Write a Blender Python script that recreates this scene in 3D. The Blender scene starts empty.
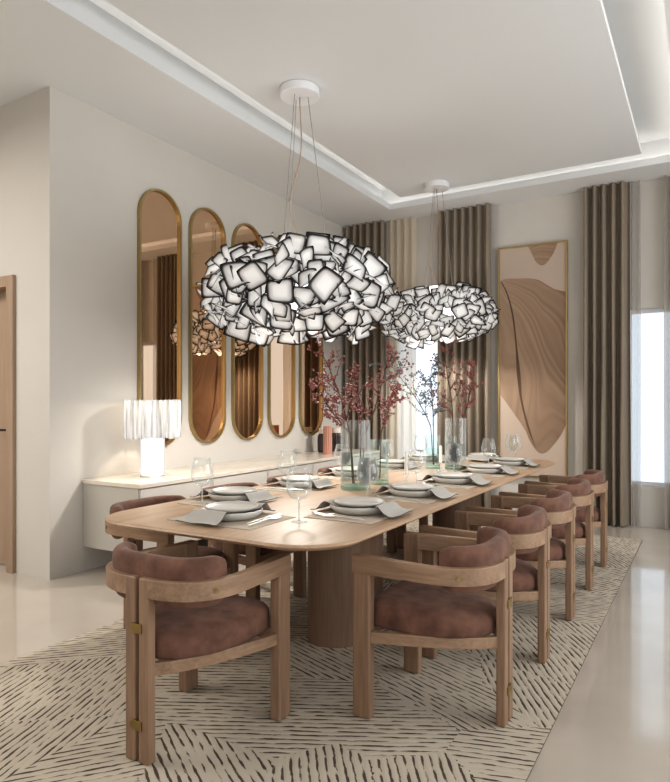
import bpy, bmesh, math, random
from mathutils import Vector, Matrix, Euler
random.seed(7)
C = bpy.context.scene.collection
PI = math.pi
sc = bpy.context.scene
sc.view_settings.view_transform = 'Standard'
try:
    sc.view_settings.look = 'Medium High Contrast'
except Exception:
    sc.view_settings.look = 'None'
sc.view_settings.exposure = .06

# ------------------------------------------------------------------ materials
def nt(name):
    m = bpy.data.materials.new(name); m.use_nodes = True
    t = m.node_tree; t.nodes.clear()
    return m, t, t.nodes, t.links
def N(ns, typ, **kw):
    n = ns.new(typ)
    for k, v in kw.items(): setattr(n, k, v)
    return n
def pbr(name, col, rough=.5, metal=0., noise=0., nscale=8., bump=0., bscale=60., sheen=0., coat=0., col2=None, stretch=(1,1,1), detail=4):
    m, t, ns, ln = nt(name)
    out = N(ns, 'ShaderNodeOutputMaterial'); b = N(ns, 'ShaderNodeBsdfPrincipled')
    ln.new(b.outputs[0], out.inputs[0])
    b.inputs['Base Color'].default_value = (*col, 1); b.inputs['Roughness'].default_value = rough
    b.inputs['Metallic'].default_value = metal
    b.inputs['Sheen Weight'].default_value = sheen
    b.inputs['Coat Weight'].default_value = coat
    tc = N(ns, 'ShaderNodeTexCoord'); mp = N(ns, 'ShaderNodeMapping'); mp.inputs['Scale'].default_value = stretch
    ln.new(tc.outputs['Object'], mp.inputs[0])
    if noise or col2:
        no = N(ns, 'ShaderNodeTexNoise'); no.inputs['Scale'].default_value = nscale; no.inputs['Detail'].default_value = detail
        ln.new(mp.outputs[0], no.inputs['Vector'])
        cr = N(ns, 'ShaderNodeValToRGB'); cr.color_ramp.elements[0].position = .3; cr.color_ramp.elements[1].position = .7
        c2 = col2 or tuple(min(1, c*(1-noise)) for c in col)
        cr.color_ramp.elements[0].color = (*c2, 1); cr.color_ramp.elements[1].color = (*col, 1)
        ln.new(no.outputs[0], cr.inputs[0]); ln.new(cr.outputs[0], b.inputs['Base Color'])
    if bump:
        n2 = N(ns, 'ShaderNodeTexNoise'); n2.inputs['Scale'].default_value = bscale; n2.inputs['Detail'].default_value = 3
        ln.new(mp.outputs[0], n2.inputs['Vector'])
        bu = N(ns, 'ShaderNodeBump'); bu.inputs['Strength'].default_value = bump; bu.inputs['Distance'].default_value = .004
        ln.new(n2.outputs[0], bu.inputs['Height']); ln.new(bu.outputs[0], b.inputs['Normal'])
    return m
def wood(name, a, b_, axis='y', rough=.5, sc_=1.):
    """oak: fine streaks stretched along an axis"""
    m, t, ns, ln = nt(name)
    out = N(ns, 'ShaderNodeOutputMaterial'); b = N(ns, 'ShaderNodeBsdfPrincipled'); ln.new(b.outputs[0], out.inputs[0])
    b.inputs['Roughness'].default_value = rough
    tc = N(ns, 'ShaderNodeTexCoord'); mp = N(ns, 'ShaderNodeMapping')
    s = {'x': (.6, 9, 9), 'y': (9, .6, 9), 'z': (9, 9, .6)}[axis]
    mp.inputs['Scale'].default_value = [v*sc_ for v in s]
    ln.new(tc.outputs['Object'], mp.inputs[0])
    n1 = N(ns, 'ShaderNodeTexNoise'); n1.inputs['Scale'].default_value = 1.; n1.inputs['Detail'].default_value = 5; n1.inputs['Distortion'].default_value = .6
    n2 = N(ns, 'ShaderNodeTexNoise'); n2.inputs['Scale'].default_value = 7.; n2.inputs['Detail'].default_value = 6
    ln.new(mp.outputs[0], n1.inputs['Vector']); ln.new(mp.outputs[0], n2.inputs['Vector'])
    mx = N(ns, 'ShaderNodeMix'); mx.data_type = 'FLOAT'; mx.inputs[0].default_value = .4
    ln.new(n1.outputs[0], mx.inputs[2]); ln.new(n2.outputs[0], mx.inputs[3])
    cr = N(ns, 'ShaderNodeValToRGB'); cr.color_ramp.elements[0].position = .35; cr.color_ramp.elements[1].position = .65
    cr.color_ramp.elements[0].color = (*a, 1); cr.color_ramp.elements[1].color = (*b_, 1)
    ln.new(mx.outputs[0], cr.inputs[0]); ln.new(cr.outputs[0], b.inputs['Base Color'])
    bu = N(ns, 'ShaderNodeBump'); bu.inputs['Strength'].default_value = .15; bu.inputs['Distance'].default_value = .002
    ln.new(n2.outputs[0], bu.inputs['Height']); ln.new(bu.outputs[0], b.inputs['Normal'])
    return m
def emit(name, col, st):
    m, t, ns, ln = nt(name)
    out = N(ns, 'ShaderNodeOutputMaterial'); e = N(ns, 'ShaderNodeEmission')
    e.inputs[0].default_value = (*col, 1); e.inputs[1].default_value = st; ln.new(e.outputs[0], out.inputs[0])
    return m
def thin_glass(name, tint=(1,1,1), refl=.5, base=.04, rim_highlight=.5):
    m, t, ns, ln = nt(name)
    out = N(ns, 'ShaderNodeOutputMaterial'); mx = N(ns, 'ShaderNodeMixShader')
    tr = N(ns, 'ShaderNodeBsdfTransparent'); tr.inputs[0].default_value = (*tint, 1)
    g0 = N(ns, 'ShaderNodeBsdfGlossy'); g0.inputs['Roughness'].default_value = .03
    df = N(ns, 'ShaderNodeBsdfDiffuse'); df.inputs[0].default_value = (.9*tint[0], .92*tint[1], .92*tint[2], 1)
    gl = N(ns, 'ShaderNodeMixShader'); gl.inputs[0].default_value = rim_highlight  # pale diffuse share puts bright rim highlights into the glass colour
    ln.new(g0.outputs[0], gl.inputs[1]); ln.new(df.outputs[0], gl.inputs[2])
    lw = N(ns, 'ShaderNodeLayerWeight'); lw.inputs[0].default_value = .35
    ma = N(ns, 'ShaderNodeMath', operation='MULTIPLY_ADD'); ma.inputs[1].default_value = refl; ma.inputs[2].default_value = base
    ln.new(lw.outputs['Facing'], ma.inputs[0]); ln.new(ma.outputs[0], mx.inputs[0])
    ln.new(tr.outputs[0], mx.inputs[1]); ln.new(gl.outputs[0], mx.inputs[2]); ln.new(mx.outputs[0], out.inputs[0])
    return m
def sheer_mat(name, col, alpha):
    m, t, ns, ln = nt(name)
    out = N(ns, 'ShaderNodeOutputMaterial'); mx = N(ns, 'ShaderNodeMixShader'); mx.inputs[0].default_value = alpha
    tr = N(ns, 'ShaderNodeBsdfTransparent'); d = N(ns, 'ShaderNodeBsdfDiffuse'); d.inputs[0].default_value = (*col, 1)
    tl = N(ns, 'ShaderNodeBsdfTranslucent'); tl.inputs[0].default_value = (*col, 1)
    m2 = N(ns, 'ShaderNodeMixShader'); m2.inputs[0].default_value = .4
    ln.new(d.outputs[0], m2.inputs[1]); ln.new(tl.outputs[0], m2.inputs[2])
    ln.new(tr.outputs[0], mx.inputs[1]); ln.new(m2.outputs[0], mx.inputs[2]); ln.new(mx.outputs[0], out.inputs[0])
    return m

M = {}
M['wall'] = pbr('wall_paint', (.585, .553, .51), .85, noise=.06, nscale=1.2)
M['ceil'] = pbr('ceiling_paint', (.70, .71, .715), .9)
M['floor'] = pbr('polished_stone', (.53, .475, .415), .10, col2=(.46, .41, .355), nscale=1.6, coat=.35)
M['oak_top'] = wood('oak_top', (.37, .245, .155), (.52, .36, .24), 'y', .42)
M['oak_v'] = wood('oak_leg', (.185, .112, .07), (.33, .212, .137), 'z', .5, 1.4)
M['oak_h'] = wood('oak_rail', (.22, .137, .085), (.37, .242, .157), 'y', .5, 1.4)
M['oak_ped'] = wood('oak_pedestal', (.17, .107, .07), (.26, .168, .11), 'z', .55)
M['door'] = wood('door_wood', (.30, .21, .145), (.38, .275, .20), 'z', .5)
M['suede'] = pbr('rust_suede', (.21, .104, .07), .85, col2=(.095, .043, .028), nscale=13, bump=.4, bscale=35, sheen=.08, detail=6)
M['brass'] = pbr('brass', (.36, .27, .12), .38, metal=1.)
M['gold'] = pbr('brushed_gold', (.46, .36, .19), .42, metal=1.)
M['mirror'] = pbr('bronze_mirror', (.70, .48, .32), .02, metal=1.)
M['curtain'] = pbr('taupe_curtain', (.27, .225, .175), .9, col2=(.225, .185, .145), nscale=30, stretch=(1, 1, .1))
M['sheer'] = sheer_mat('cream_sheer', (.78, .70, .58), .72)
M['sheer_dense'] = sheer_mat('dense_grey_sheer', (.40, .37, .33), .74)
M['sheer_thin'] = sheer_mat('grey_sheer', (.40, .37, .33), .50)
M['porcelain'] = pbr('stoneware', (.54, .515, .475), .4)
M['linen'] = pbr('grey_linen', (.46, .435, .40), .9, bump=.3, bscale=400)
M['linen_edge'] = pbr('dark_hem', (.07, .07, .075), .9)
M['mat'] = pbr('placemat', (.50, .43, .355), .9, bump=.3, bscale=500)
M['steel'] = pbr('steel', (.86, .85, .82), .38, metal=1.)
M['glass'] = thin_glass('clear_glass', (.99, .998, .995), .36, .02)
M['stem'] = thin_glass('stem_glass', (.95, .96, .95), .5, .34)
M['glass_green'] = thin_glass('green_glass', (.955, .985, .975), .38, .03)
M['glass_rim'] = thin_glass('thick_green_base', (.74, .90, .84), .5, .15, .3)
M['water'] = thin_glass('water', (.92, .965, .95), .06, .02)
M['pane'] = thin_glass('window_pane', (.97, .98, 1), .2, .02, 0.)
M['twig'] = pbr('twig', (.10, .055, .04), .8)
M['twig_pale'] = pbr('twig_grey', (.13, .14, .14), .8)
M['berry'] = pbr('berry', (.37, .14, .12), .5, col2=(.22, .07, .06), nscale=40)
M['berry_pale'] = pbr('berry_grey', (.16, .20, .22), .5, col2=(.12, .08, .09), nscale=40)
M['white_gloss'] = pbr('white_lacquer', (.62, .59, .55), .12)
M['greige'] = pbr('greige_lacquer', (.50, .475, .43), .35)
M['marble'] = pbr('cream_marble', (.74, .68, .60), .2, col2=(.64, .56, .47), nscale=5)
M['white_paint'] = pbr('white_enamel', (.80, .80, .82), .35)
M['wire'] = pbr('steel_wire', (.35, .34, .33), .4, metal=.6)
M['cord'] = pbr('bronze_cord', (.42, .30, .22), .5)
M['dark_vase'] = pbr('dark_ceramic', (.05, .035, .03), .4)
M['pink_vase'] = pbr('terracotta_pink', (.50, .25, .19), .6)
M['cream_glaze'] = pbr('cream_glaze', (.66, .60, .53), .5)
M['led2'] = emit('led_strip_bright', (1, .96, .9), 4.5)
M['led'] = emit('led_strip', (1, .95, .88), 3.0)
M['frost'] = emit('frosted_lamp_base', (1., .98, .95), 1.0)
_t = M['frost'].node_tree; _lw = _t.nodes.new('ShaderNodeLayerWeight'); _lw.inputs[0].default_value = .3
_cr = _t.nodes.new('ShaderNodeValToRGB'); _cr.color_ramp.elements[0].position = .15; _cr.color_ramp.elements[0].color = (1, .985, .96, 1)
_cr.color_ramp.elements[1].position = .85; _cr.color_ramp.elements[1].color = (.46, .44, .42, 1)
_t.links.new(_lw.outputs['Facing'], _cr.inputs[0]); _t.links.new(_cr.outputs[0], [n for n in _t.nodes if n.type == 'EMISSION'][0].inputs[0])
M['dark'] = pbr('black_metal', (.03, .03, .03), .4, metal=.5)
M['candle'] = pbr('candle_wax', (.80, .78, .72), .5)

def petal_mat():
    m, t, ns, ln = nt('smoked_petal')
    out = N(ns, 'ShaderNodeOutputMaterial')
    at = N(ns, 'ShaderNodeAttribute'); at.attribute_name = 'edge'     # 0 centre .. 1 rim
    cr = N(ns, 'ShaderNodeValToRGB'); e = cr.color_ramp.elements
    e[0].position = .38; e[0].color = (.86, .85, .83, 1)
    e[1].position = .95; e[1].color = (.004, .004, .005, 1)
    x = e.new(.76); x.color = (.50, .485, .475, 1)
    x = e.new(.865); x.color = (.07, .065, .062, 1)
    ln.new(at.outputs['Fac'], cr.inputs[0])
    d = N(ns, 'ShaderNodeBsdfPrincipled'); d.inputs['Roughness'].default_value = .3
    ln.new(cr.outputs[0], d.inputs['Base Color'])
    ln.new(cr.outputs[0], d.inputs['Emission Color']); d.inputs['Emission Strength'].default_value = .50
    tl = N(ns, 'ShaderNodeBsdfTranslucent'); ln.new(cr.outputs[0], tl.inputs[0])
    mx = N(ns, 'ShaderNodeMixShader'); mx.inputs[0].default_value = .4
    ln.new(d.outputs[0], mx.inputs[1]); ln.new(tl.outputs[0], mx.inputs[2])
    ln.new(mx.outputs[0], out.inputs[0])
    return m
M['petal'] = petal_mat()

def shade_mat():
    m, t, ns, ln = nt('fluted_glass_shade')
    out = N(ns, 'ShaderNodeOutputMaterial')
    tc = N(ns, 'ShaderNodeTexCoord'); mp = N(ns, 'ShaderNodeMapping'); mp.inputs['Scale'].default_value = (38, 38, 2.5)
    no = N(ns, 'ShaderNodeTexNoise'); no.inputs['Scale'].default_value = 1.; no.inputs['Detail'].default_value = 3
    ln.new(tc.outputs['Object'], mp.inputs[0]); ln.new(mp.outputs[0], no.inputs['Vector'])
    cr = N(ns, 'ShaderNodeValToRGB'); cr.color_ramp.elements[0].position = .36; cr.color_ramp.elements[1].position = .6
    cr.color_ramp.elements[0].color = (.10, .095, .09, 1); cr.color_ramp.elements[1].color = (1, .98, .95, 1)
    ln.new(no.outputs[0], cr.inputs[0])
    d = N(ns, 'ShaderNodeBsdfPrincipled'); d.inputs['Roughness'].default_value = .15
    d.inputs['Base Color'].default_value = (.30, .29, .28, 1); ln.new(cr.outputs[0], d.inputs['Emission Color']); d.inputs['Emission Strength'].default_value = .55
    tr = N(ns, 'ShaderNodeBsdfTransparent'); mx = N(ns, 'ShaderNodeMixShader'); mx.inputs[0].default_value = .62
    ln.new(tr.outputs[0], mx.inputs[1]); ln.new(d.outputs[0], mx.inputs[2]); ln.new(mx.outputs[0], out.inputs[0])
    return m
M['shade'] = shade_mat()

def rug_mat():
    m, t, ns, ln = nt('woven_rug')
    out = N(ns, 'ShaderNodeOutputMaterial'); b = N(ns, 'ShaderNodeBsdfPrincipled'); ln.new(b.outputs[0], out.inputs[0])
    b.inputs['Roughness'].default_value = .95
    tc = N(ns, 'ShaderNodeTexCoord'); at = N(ns, 'ShaderNodeAttribute'); at.attribute_name = 'angle'
    vr = N(ns, 'ShaderNodeVectorRotate'); vr.rotation_type = 'Z_AXIS'
    neg = N(ns, 'ShaderNodeMath', operation='MULTIPLY'); neg.inputs[1].default_value = -1
    ln.new(at.outputs['Fac'], neg.inputs[0]); ln.new(neg.outputs[0], vr.inputs['Angle']); ln.new(tc.outputs['Object'], vr.inputs['Vector'])
    # wobble
    n0 = N(ns, 'ShaderNodeTexNoise'); n0.inputs['Scale'].default_value = 6; n0.inputs['Detail'].default_value = 2
    ln.new(vr.outputs[0], n0.inputs['Vector'])
    sep = N(ns, 'ShaderNodeSeparateXYZ'); ln.new(vr.outputs[0], sep.inputs[0])
    m1 = N(ns, 'ShaderNodeMath', operation='MULTIPLY'); m1.inputs[1].default_value = 2*PI/.031; ln.new(sep.outputs['Y'], m1.inputs[0])
    m2 = N(ns, 'ShaderNodeMath', operation='MULTIPLY_ADD'); m2.inputs[1].default_value = 2.0
    ln.new(n0.outputs[0], m2.inputs[0]); ln.new(m1.outputs[0], m2.inputs[2])
    sn = N(ns, 'ShaderNodeMath', operation='SINE'); ln.new(m2.outputs[0], sn.inputs[0])
    # breaks along the stripe
    mp = N(ns, 'ShaderNodeMapping'); mp.inputs['Scale'].default_value = (8, 36, 1); ln.new(vr.outputs[0], mp.inputs[0])
    n1 = N(ns, 'ShaderNodeTexNoise'); n1.inputs['Scale'].default_value = 1.6; n1.inputs['Detail'].default_value = 3
    ln.new(mp.outputs[0], n1.inputs['Vector'])
    m3 = N(ns, 'ShaderNodeMath', operation='MULTIPLY_ADD'); m3.inputs[1].default_value = -3.8; m3.inputs[2].default_value = 1.76
    ln.new(n1.outputs[0], m3.inputs[0])
    ad = N(ns, 'ShaderNodeMath', operation='ADD'); ln.new(sn.outputs[0], ad.inputs[0]); ln.new(m3.outputs[0], ad.inputs[1])
    cr = N(ns, 'ShaderNodeValToRGB'); e = cr.color_ramp.elements
    e[0].position = .50; e[0].color = (.50, .44, .36, 1); e[1].position = .84; e[1].color = (.075, .055, .042, 1)
    x = e.new(.62); x.color = (.34, .28, .215, 1)
    ln.new(ad.outputs[0], cr.inputs[0]); ln.new(cr.outputs[0], b.inputs['Base Color'])
    bu = N(ns, 'ShaderNodeBump'); bu.invert = True; bu.inputs['Strength'].default_value = .25; bu.inputs['Distance'].default_value = .003
    ln.new(ad.outputs[0], bu.inputs['Height']); ln.new(bu.outputs[0], b.inputs['Normal'])
    return m
M['rug'] = rug_mat()
M['rug_edge'] = pbr('rug_side_dark', (.12, .09, .07), .95)  # darker colour for the rug's side faces

def art_mat(name, dark, light, sx=1., bands=16.):
    """flowing fold lines like a fungus gill"""
    m, t, ns, ln = nt(name)
    out = N(ns, 'ShaderNodeOutputMaterial'); b = N(ns, 'ShaderNodeBsdfPrincipled'); ln.new(b.outputs[0], out.inputs[0])
    b.inputs['Roughness'].default_value = .8
    tc = N(ns, 'ShaderNodeTexCoord'); sep = N(ns, 'ShaderNodeSeparateXYZ'); ln.new(tc.outputs['Object'], sep.inputs[0])
    # distance-like field from the upper left, warped: curves that fan out and bend down
    mp = N(ns, 'ShaderNodeMapping'); mp.inputs['Scale'].default_value = (1.1, 1, .42); ln.new(tc.outputs['Object'], mp.inputs[0])
    n0 = N(ns, 'ShaderNodeTexNoise'); n0.inputs['Scale'].default_value = 1.3; n0.inputs['Detail'].default_value = 1.5; ln.new(mp.outputs[0], n0.inputs['Vector'])
    # angle around the point (0, z=1.95)
    dx = N(ns, 'ShaderNodeMath', operation='ADD'); dx.inputs[1].default_value = .12; ln.new(sep.outputs['X'], dx.inputs[0])
    dz = N(ns, 'ShaderNodeMath', operation='SUBTRACT'); dz.inputs[0].default_value = 2.42; ln.new(sep.outputs['Z'], dz.inputs[1])
    an = N(ns, 'ShaderNodeMath', operation='ARCTAN2'); ln.new(dz.outputs[0], an.inputs[0]); ln.new(dx.outputs[0], an.inputs[1])
    w = N(ns, 'ShaderNodeMath', operation='MULTIPLY_ADD'); w.inputs[1].default_value = 1.1; ln.new(n0.outputs[0], w.inputs[0]); ln.new(an.outputs[0], w.inputs[2])
    f = N(ns, 'ShaderNodeMath', operation='MULTIPLY'); f.inputs[1].default_value = bands; ln.new(w.outputs[0], f.inputs[0])
    cmb = N(ns, 'ShaderNodeCombineXYZ'); ln.new(f.outputs[0], cmb.inputs[0])
    n1 = N(ns, 'ShaderNodeTexNoise'); n1.inputs['Scale'].default_value = 1.; n1.inputs['Detail'].default_value = 1.5; ln.new(cmb.outputs[0], n1.inputs['Vector'])
    # darker low and to the right
    g1 = N(ns, 'ShaderNodeMath', operation='MULTIPLY_ADD'); g1.inputs[1].default_value = .55; ln.new(sep.outputs['X'], g1.inputs[0]); ln.new(n1.outputs[0], g1.inputs[2])
    g2 = N(ns, 'ShaderNodeMath', operation='MULTIPLY_ADD'); g2.inputs[1].default_value = -.10; ln.new(sep.outputs['Z'], g2.inputs[0]); ln.new(g1.outputs[0], g2.inputs[2])
    cr = N(ns, 'ShaderNodeValToRGB'); e = cr.color_ramp.elements
    e[0].position = .12; e[0].color = (*light, 1); e[1].position = 1.0; e[1].color = (*dark, 1)
    ln.new(g2.outputs[0], cr.inputs[0]); ln.new(cr.outputs[0], b.inputs['Base Color'])
    return m
M['art_bg'] = pbr('art_ground', (.50, .40, .33), .8)
M['art_fold'] = art_mat('art_folds', (.20, .125, .08), (.44, .31, .215), bands=18.)
M['art_dark'] = pbr('art_crease', (.12, .07, .045), .8)

# ------------------------------------------------------------------ mesh helpers
def box(bm, x0, x1, y0, y1, z0, z1):
    r = bmesh.ops.create_cube(bm, size=1)
    bmesh.ops.scale(bm, vec=(x1-x0, y1-y0, z1-z0), verts=r['verts'])
    bmesh.ops.translate(bm, vec=((x0+x1)/2, (y0+y1)/2, (z0+z1)/2), verts=r['verts'])
    return r['verts']
def rings(bm, rs, closed=True, cap=(True, True)):
    """skin a list of rings of points"""
    vs = [[bm.verts.new(p) for p in r] for r in rs]
    n = len(rs[0])
    for a, b in zip(vs, vs[1:]):
        for i in range(n if closed else n-1):
            bm.faces.new((a[i], a[(i+1) % n], b[(i+1) % n], b[i]))
    if closed and cap[0]: bm.faces.new(list(reversed(vs[0])))
    if closed and cap[1]: bm.faces.new(vs[-1])
    return vs
def lathe(bm, prof, n=24, cx=0, cy=0, cz=0, cap=(True, True)):
    rings(bm, [[(cx+r*math.cos(2*PI*i/n), cy+r*math.sin(2*PI*i/n), cz+z) for i in range(n)] for r, z in prof], cap=cap)
def tube(bm, pts, rad, n=6):
    pts = [Vector(p) for p in pts]; rs = []
    for i, p in enumerate(pts):
        d = (pts[min(i+1, len(pts)-1)] - pts[max(i-1, 0)]).normalized()
        a = d.orthogonal().normalized() if abs(d.z) > .95 else d.cross(Vector((0, 0, 1))).normalized()
        if abs(d.z) > .95: a = Vector((1, 0, 0)); a = (a - d*a.dot(d)).normalized()
        b = d.cross(a)
        r = rad[i] if isinstance(rad, (list, tuple)) else rad
        rs.append([p + a*r*math.cos(2*PI*k/n) + b*r*math.sin(2*PI*k/n) for k in range(n)])
    rings(bm, rs)
def prism(bm, poly, z0, z1):
    rings(bm, [[(x, y, z0) for x, y in poly], [(x, y, z1) for x, y in poly]])
def obj(name, bm, mat, parent=None, smooth=False, bevel=0., loc=None, seg=2, sub=0):
    bmesh.ops.recalc_face_normals(bm, faces=bm.faces[:])
    me = bpy.data.meshes.new(name); bm.to_mesh(me); bm.free()
    o = bpy.data.objects.new(name, me); C.objects.link(o)
    for x in (mat if isinstance(mat, list) else [mat]): me.materials.append(x)
    if smooth:
        for p in me.polygons: p.use_smooth = True
    if bevel:
        b = o.modifiers.new('bevel', 'BEVEL'); b.width = bevel; b.segments = seg; b.limit_method = 'ANGLE'; b.angle_limit = math.radians(35)
    if sub:
        s = o.modifiers.new('sub', 'SUBSURF'); s.levels = sub; s.render_levels = sub
    if parent: o.parent = parent
    if loc: o.location = loc
    return o
def tag(o, label, cat, group=None, kind=None):
    o['label'] = label; o['category'] = cat
    if group: o['group'] = group
    if kind: o['kind'] = kind
    return o
def thing(name, label, cat, loc=(0, 0, 0), rz=0, group=None):
    o = bpy.data.objects.new(name, None); C.objects.link(o); o.location = loc; o.rotation_euler = (0, 0, rz)
    o.empty_display_size = .1
    return tag(o, label, cat, group)
def dup(root, loc, rz, label, group=None):
    r = root.copy(); C.objects.link(r); r.location = loc; r.rotation_euler = (0, 0, rz); r['label'] = label
    if group: r['group'] = group
    for ch in list(root.children):
        c = ch.copy(); C.objects.link(c); c.parent = r
        for g in list(ch.children):
            d = g.copy(); C.objects.link(d); d.parent = c
    return r
def struct(name, bm, mat, parent=None, bevel=0., smooth=False, label=None):
    o = obj(name, bm, mat, parent, bevel=bevel, smooth=smooth)
    if not parent:
        o['kind'] = 'structure'; o['category'] = name.split('_')[0]; o['label'] = label or name.replace('_', ' ')
    return o
def B(*boxes):
    bm = bmesh.new()
    for b in boxes: box(bm, *b)
    return bm
def rrect(x0, x1, y0, y1, r, n=8):
    out = []
    for cx, cy, a0 in ((x1-r, y1-r, 0), (x0+r, y1-r, 90), (x0+r, y0+r, 180), (x1-r, y0+r, 270)):
        for k in range(n+1):
            a = math.radians(a0 + 90*k/n); out.append((cx+r*math.cos(a), cy+r*math.sin(a)))
    return out

# ------------------------------------------------------------------ room shell
XL, YF, ZC = -4.10, 7.28, 3.57
struct('floor', B((-7.2, 2.6, -3.2, 7.5, -.1, 0)), M['floor'], label='polished cream stone floor reflecting the window')
struct('wall_left', B((XL-.15, XL, 2.9, YF, 0, ZC)), M['wall'], label='off-white side wall carrying the five arched mirrors')
DX0, DX1, DT = -5.55, -4.5, 2.245
struct('wall_return', B((DX1, XL-.15, 2.9, 3.1, 0, ZC), (-7.2, DX0, 2.9, 3.1, 0, ZC), (DX0, DX1, 2.9, 3.1, DT, ZC)), M['wall'], label='pale short wall with the wooden door at far left')
struct('wall_hall', B((-7.35, -7.2, -3.2, 3.1, 0, ZC)), M['wall'], label='plain wall beyond the left edge')
struct('wall_back', B((-7.35, 2.6, -3.4, -3.2, 0, ZC)), M['wall'], label='plain wall added behind the viewer to cut front light')  # unseen; added to keep sky light from filling the front
# far wall with two windows
W = [(-3.45, -2.45), (-.74, .75)]; WZ0, WZ1 = .415, 2.26
struct('wall_far', B((XL-.15, W[0][0], YF, YF+.2, 0, ZC), (W[0][1], W[1][0], YF, YF+.2, 0, ZC), (W[1][1], 2.6, YF, YF+.2, 0, ZC),
    *[(a, b, YF, YF+.2, 0, WZ0) for a, b in W], *[(a, b, YF, YF+.2, WZ1, ZC) for a, b in W]), M['wall'], label='beige end wall with curtains and painting')
for i, (a, b) in enumerate(W):
    z0, z1 = WZ0, WZ1
    w = struct(f'window_{i+1}', B((a, b, YF+.08, YF+.13, z0, z0+.04), (a, b, YF+.08, YF+.13, z1-.04, z1), (a, a+.04, YF+.08, YF+.13, z0+.04, z1-.04), (b-.04, b, YF+.08, YF+.13, z0+.04, z1-.04)),
        M['white_paint'], label=['bright window behind the second bouquet', 'bright window at the right end of the far wall'][i])
    p = struct('pane', B((a+.04, b-.04, YF+.10, YF+.105, z0+.04, z1-.04)), M['pane'], w)
# right wall (outside the frame) with unseen openings added to let sky light in
struct('wall_right', B((2.4, 2.6, -3.2, YF, 0, .5), (2.4, 2.6, -3.2, YF, 2.9, ZC), (2.4, 2.6, -3.2, -2.6, .5, 2.9), (2.4, 2.6, 1.6, 2.2, .5, 2.9), (2.4, 2.6, 6.2, YF, .5, 2.9)), M['wall'], label='unseen right wall with tall openings added to let light in')
# ceiling: perimeter soffit with a stepped cove and a dropped central panel
def ring(x0, x1, y0, y1, z0, z1):   # frame around the hole x0..x1,y0..y1
    return [(-7.35, x0, -3.2, YF+.2, z0, z1), (x1, 2.6, -3.2, YF+.2, z0, z1), (x0, x1, y1, YF+.2, z0, z1), (x0, x1, -3.2, y0, z0, z1)]
struct('ceiling', B(*ring(-3.25, -.22, -1.2, 6.80, ZC, ZC+.07), *ring(-3.42, -.06, -1.37, 6.96, ZC+.07, 3.86), (-3.42, -.06, -1.37, 6.96, 3.86, 3.92)), M['ceil'], label='white ceiling soffit stepping up into a cove recess')
struct('trim_1', B((-3.06, -.55, -1.0, 6.68, 3.65, 3.70), (-2.85, -.75, -.8, 6.45, 3.70, 3.86)), M['ceil'], label='dropped central ceiling panel the pendants hang from')
struct('trim_2', B((-3.40, -3.35, -1.3, 6.9, 3.645, 3.66), (-3.3, -.2, 6.89, 6.94, 3.645, 3.66)), M['led'], label='warm light strip hidden in the ceiling cove')
struct('trim_3', B((-.17, -.09, -1.3, 6.85, 3.645, 3.66)), M['led2'], label='light strip hidden in the right ceiling cove')
# door
dt_, fw = DT, .085
d = struct('door_1', B((DX0+fw, DX1-fw, 2.985, 3.03, 0.01, dt_-fw)), M['door'], label='light wooden door at the far left edge')
fr = struct('door_frame', B((DX0, DX0+fw, 2.87, 3.1, 0, dt_), (DX1-fw, DX1, 2.87, 3.1, 0, dt_), (DX0+fw, DX1-fw, 2.87, 3.1, dt_-fw, dt_)), M['door'], d, bevel=.004)
hb = B((-4.70, -4.655, 2.975, 2.985, 1.02, 1.12)); tube(hb, [(-4.68, 2.98, 1.07), (-4.68, 2.93, 1.07), (-4.80, 2.93, 1.07)], .009, 8)
struct('door_handle', hb, M['dark'], d)

# ------------------------------------------------------------------ rug
SEEDS = [(-3.0,2.3,44),(-2.6,2.65,40),(-2.45,1.75,110),(-2.2,1.42,108),(-1.90,1.40,52),(-1.80,2.25,28),(-1.36,2.30,28),(-1.45,2.02,28),(-1.05,2.25,28),(-2.25,3.0,34),
 (-1.14,1.80,126),(-.80,1.98,122),(-1.45,1.68,148),(-.62,2.25,16),(-1.05,2.72,158),(-1.55,2.75,160),(-.88,2.62,156),(-.60,3.20,119),(-.68,2.85,120),(-.84,3.5,124),
 (-1.4,3.4,60),(-1.9,3.6,100),(-2.6,3.6,20),(-.9,4.25,10),(-1.5,4.4,160),(-.72,4.9,60),(-1.2,5.2,58),(-2.1,4.6,50),(-.8,5.75,120),(-1.5,6.0,30),(-2.4,5.6,140)]
bm = bmesh.new(); x0, x1, y0, y1 = -2.97, -.53, .95, 6.55; st = .02
lay = bm.faces.layers.float.new('angle')
nx, ny = int((x1-x0)/st), int((y1-y0)/st)
gv = [[bm.verts.new((x0+(x1-x0)*i/nx, y0+(y1-y0)*j/ny, .007)) for i in range(nx+1)] for j in range(ny+1)]
for j in range(ny):
    for i in range(nx):
        f = bm.faces.new((gv[j][i], gv[j][i+1], gv[j+1][i+1], gv[j+1][i]))
        cx, cy = x0+(i+.5)*st, y0+(j+.5)*st
        f[lay] = math.radians(min(SEEDS, key=lambda s: (s[0]-cx)**2+(s[1]-cy)**2)[2])
edge = [gv[0][i] for i in range(nx+1)] + [gv[j][nx] for j in range(1, ny+1)] + [gv[ny][i] for i in range(nx-1, -1, -1)] + [gv[j][0] for j in range(ny-1, 0, -1)]
low = [bm.verts.new((v.co.x, v.co.y, .001)) for v in edge]
for i in range(len(edge)):
    bm.faces.new((edge[i], edge[(i+1) % len(edge)], low[(i+1) % len(edge)], low[i])).material_index = 1
tag(obj('rug', bm, [M['rug'], M['rug_edge']]), 'large cream rug with broken dark brown stripes in facets under the table', 'rug')

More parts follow.
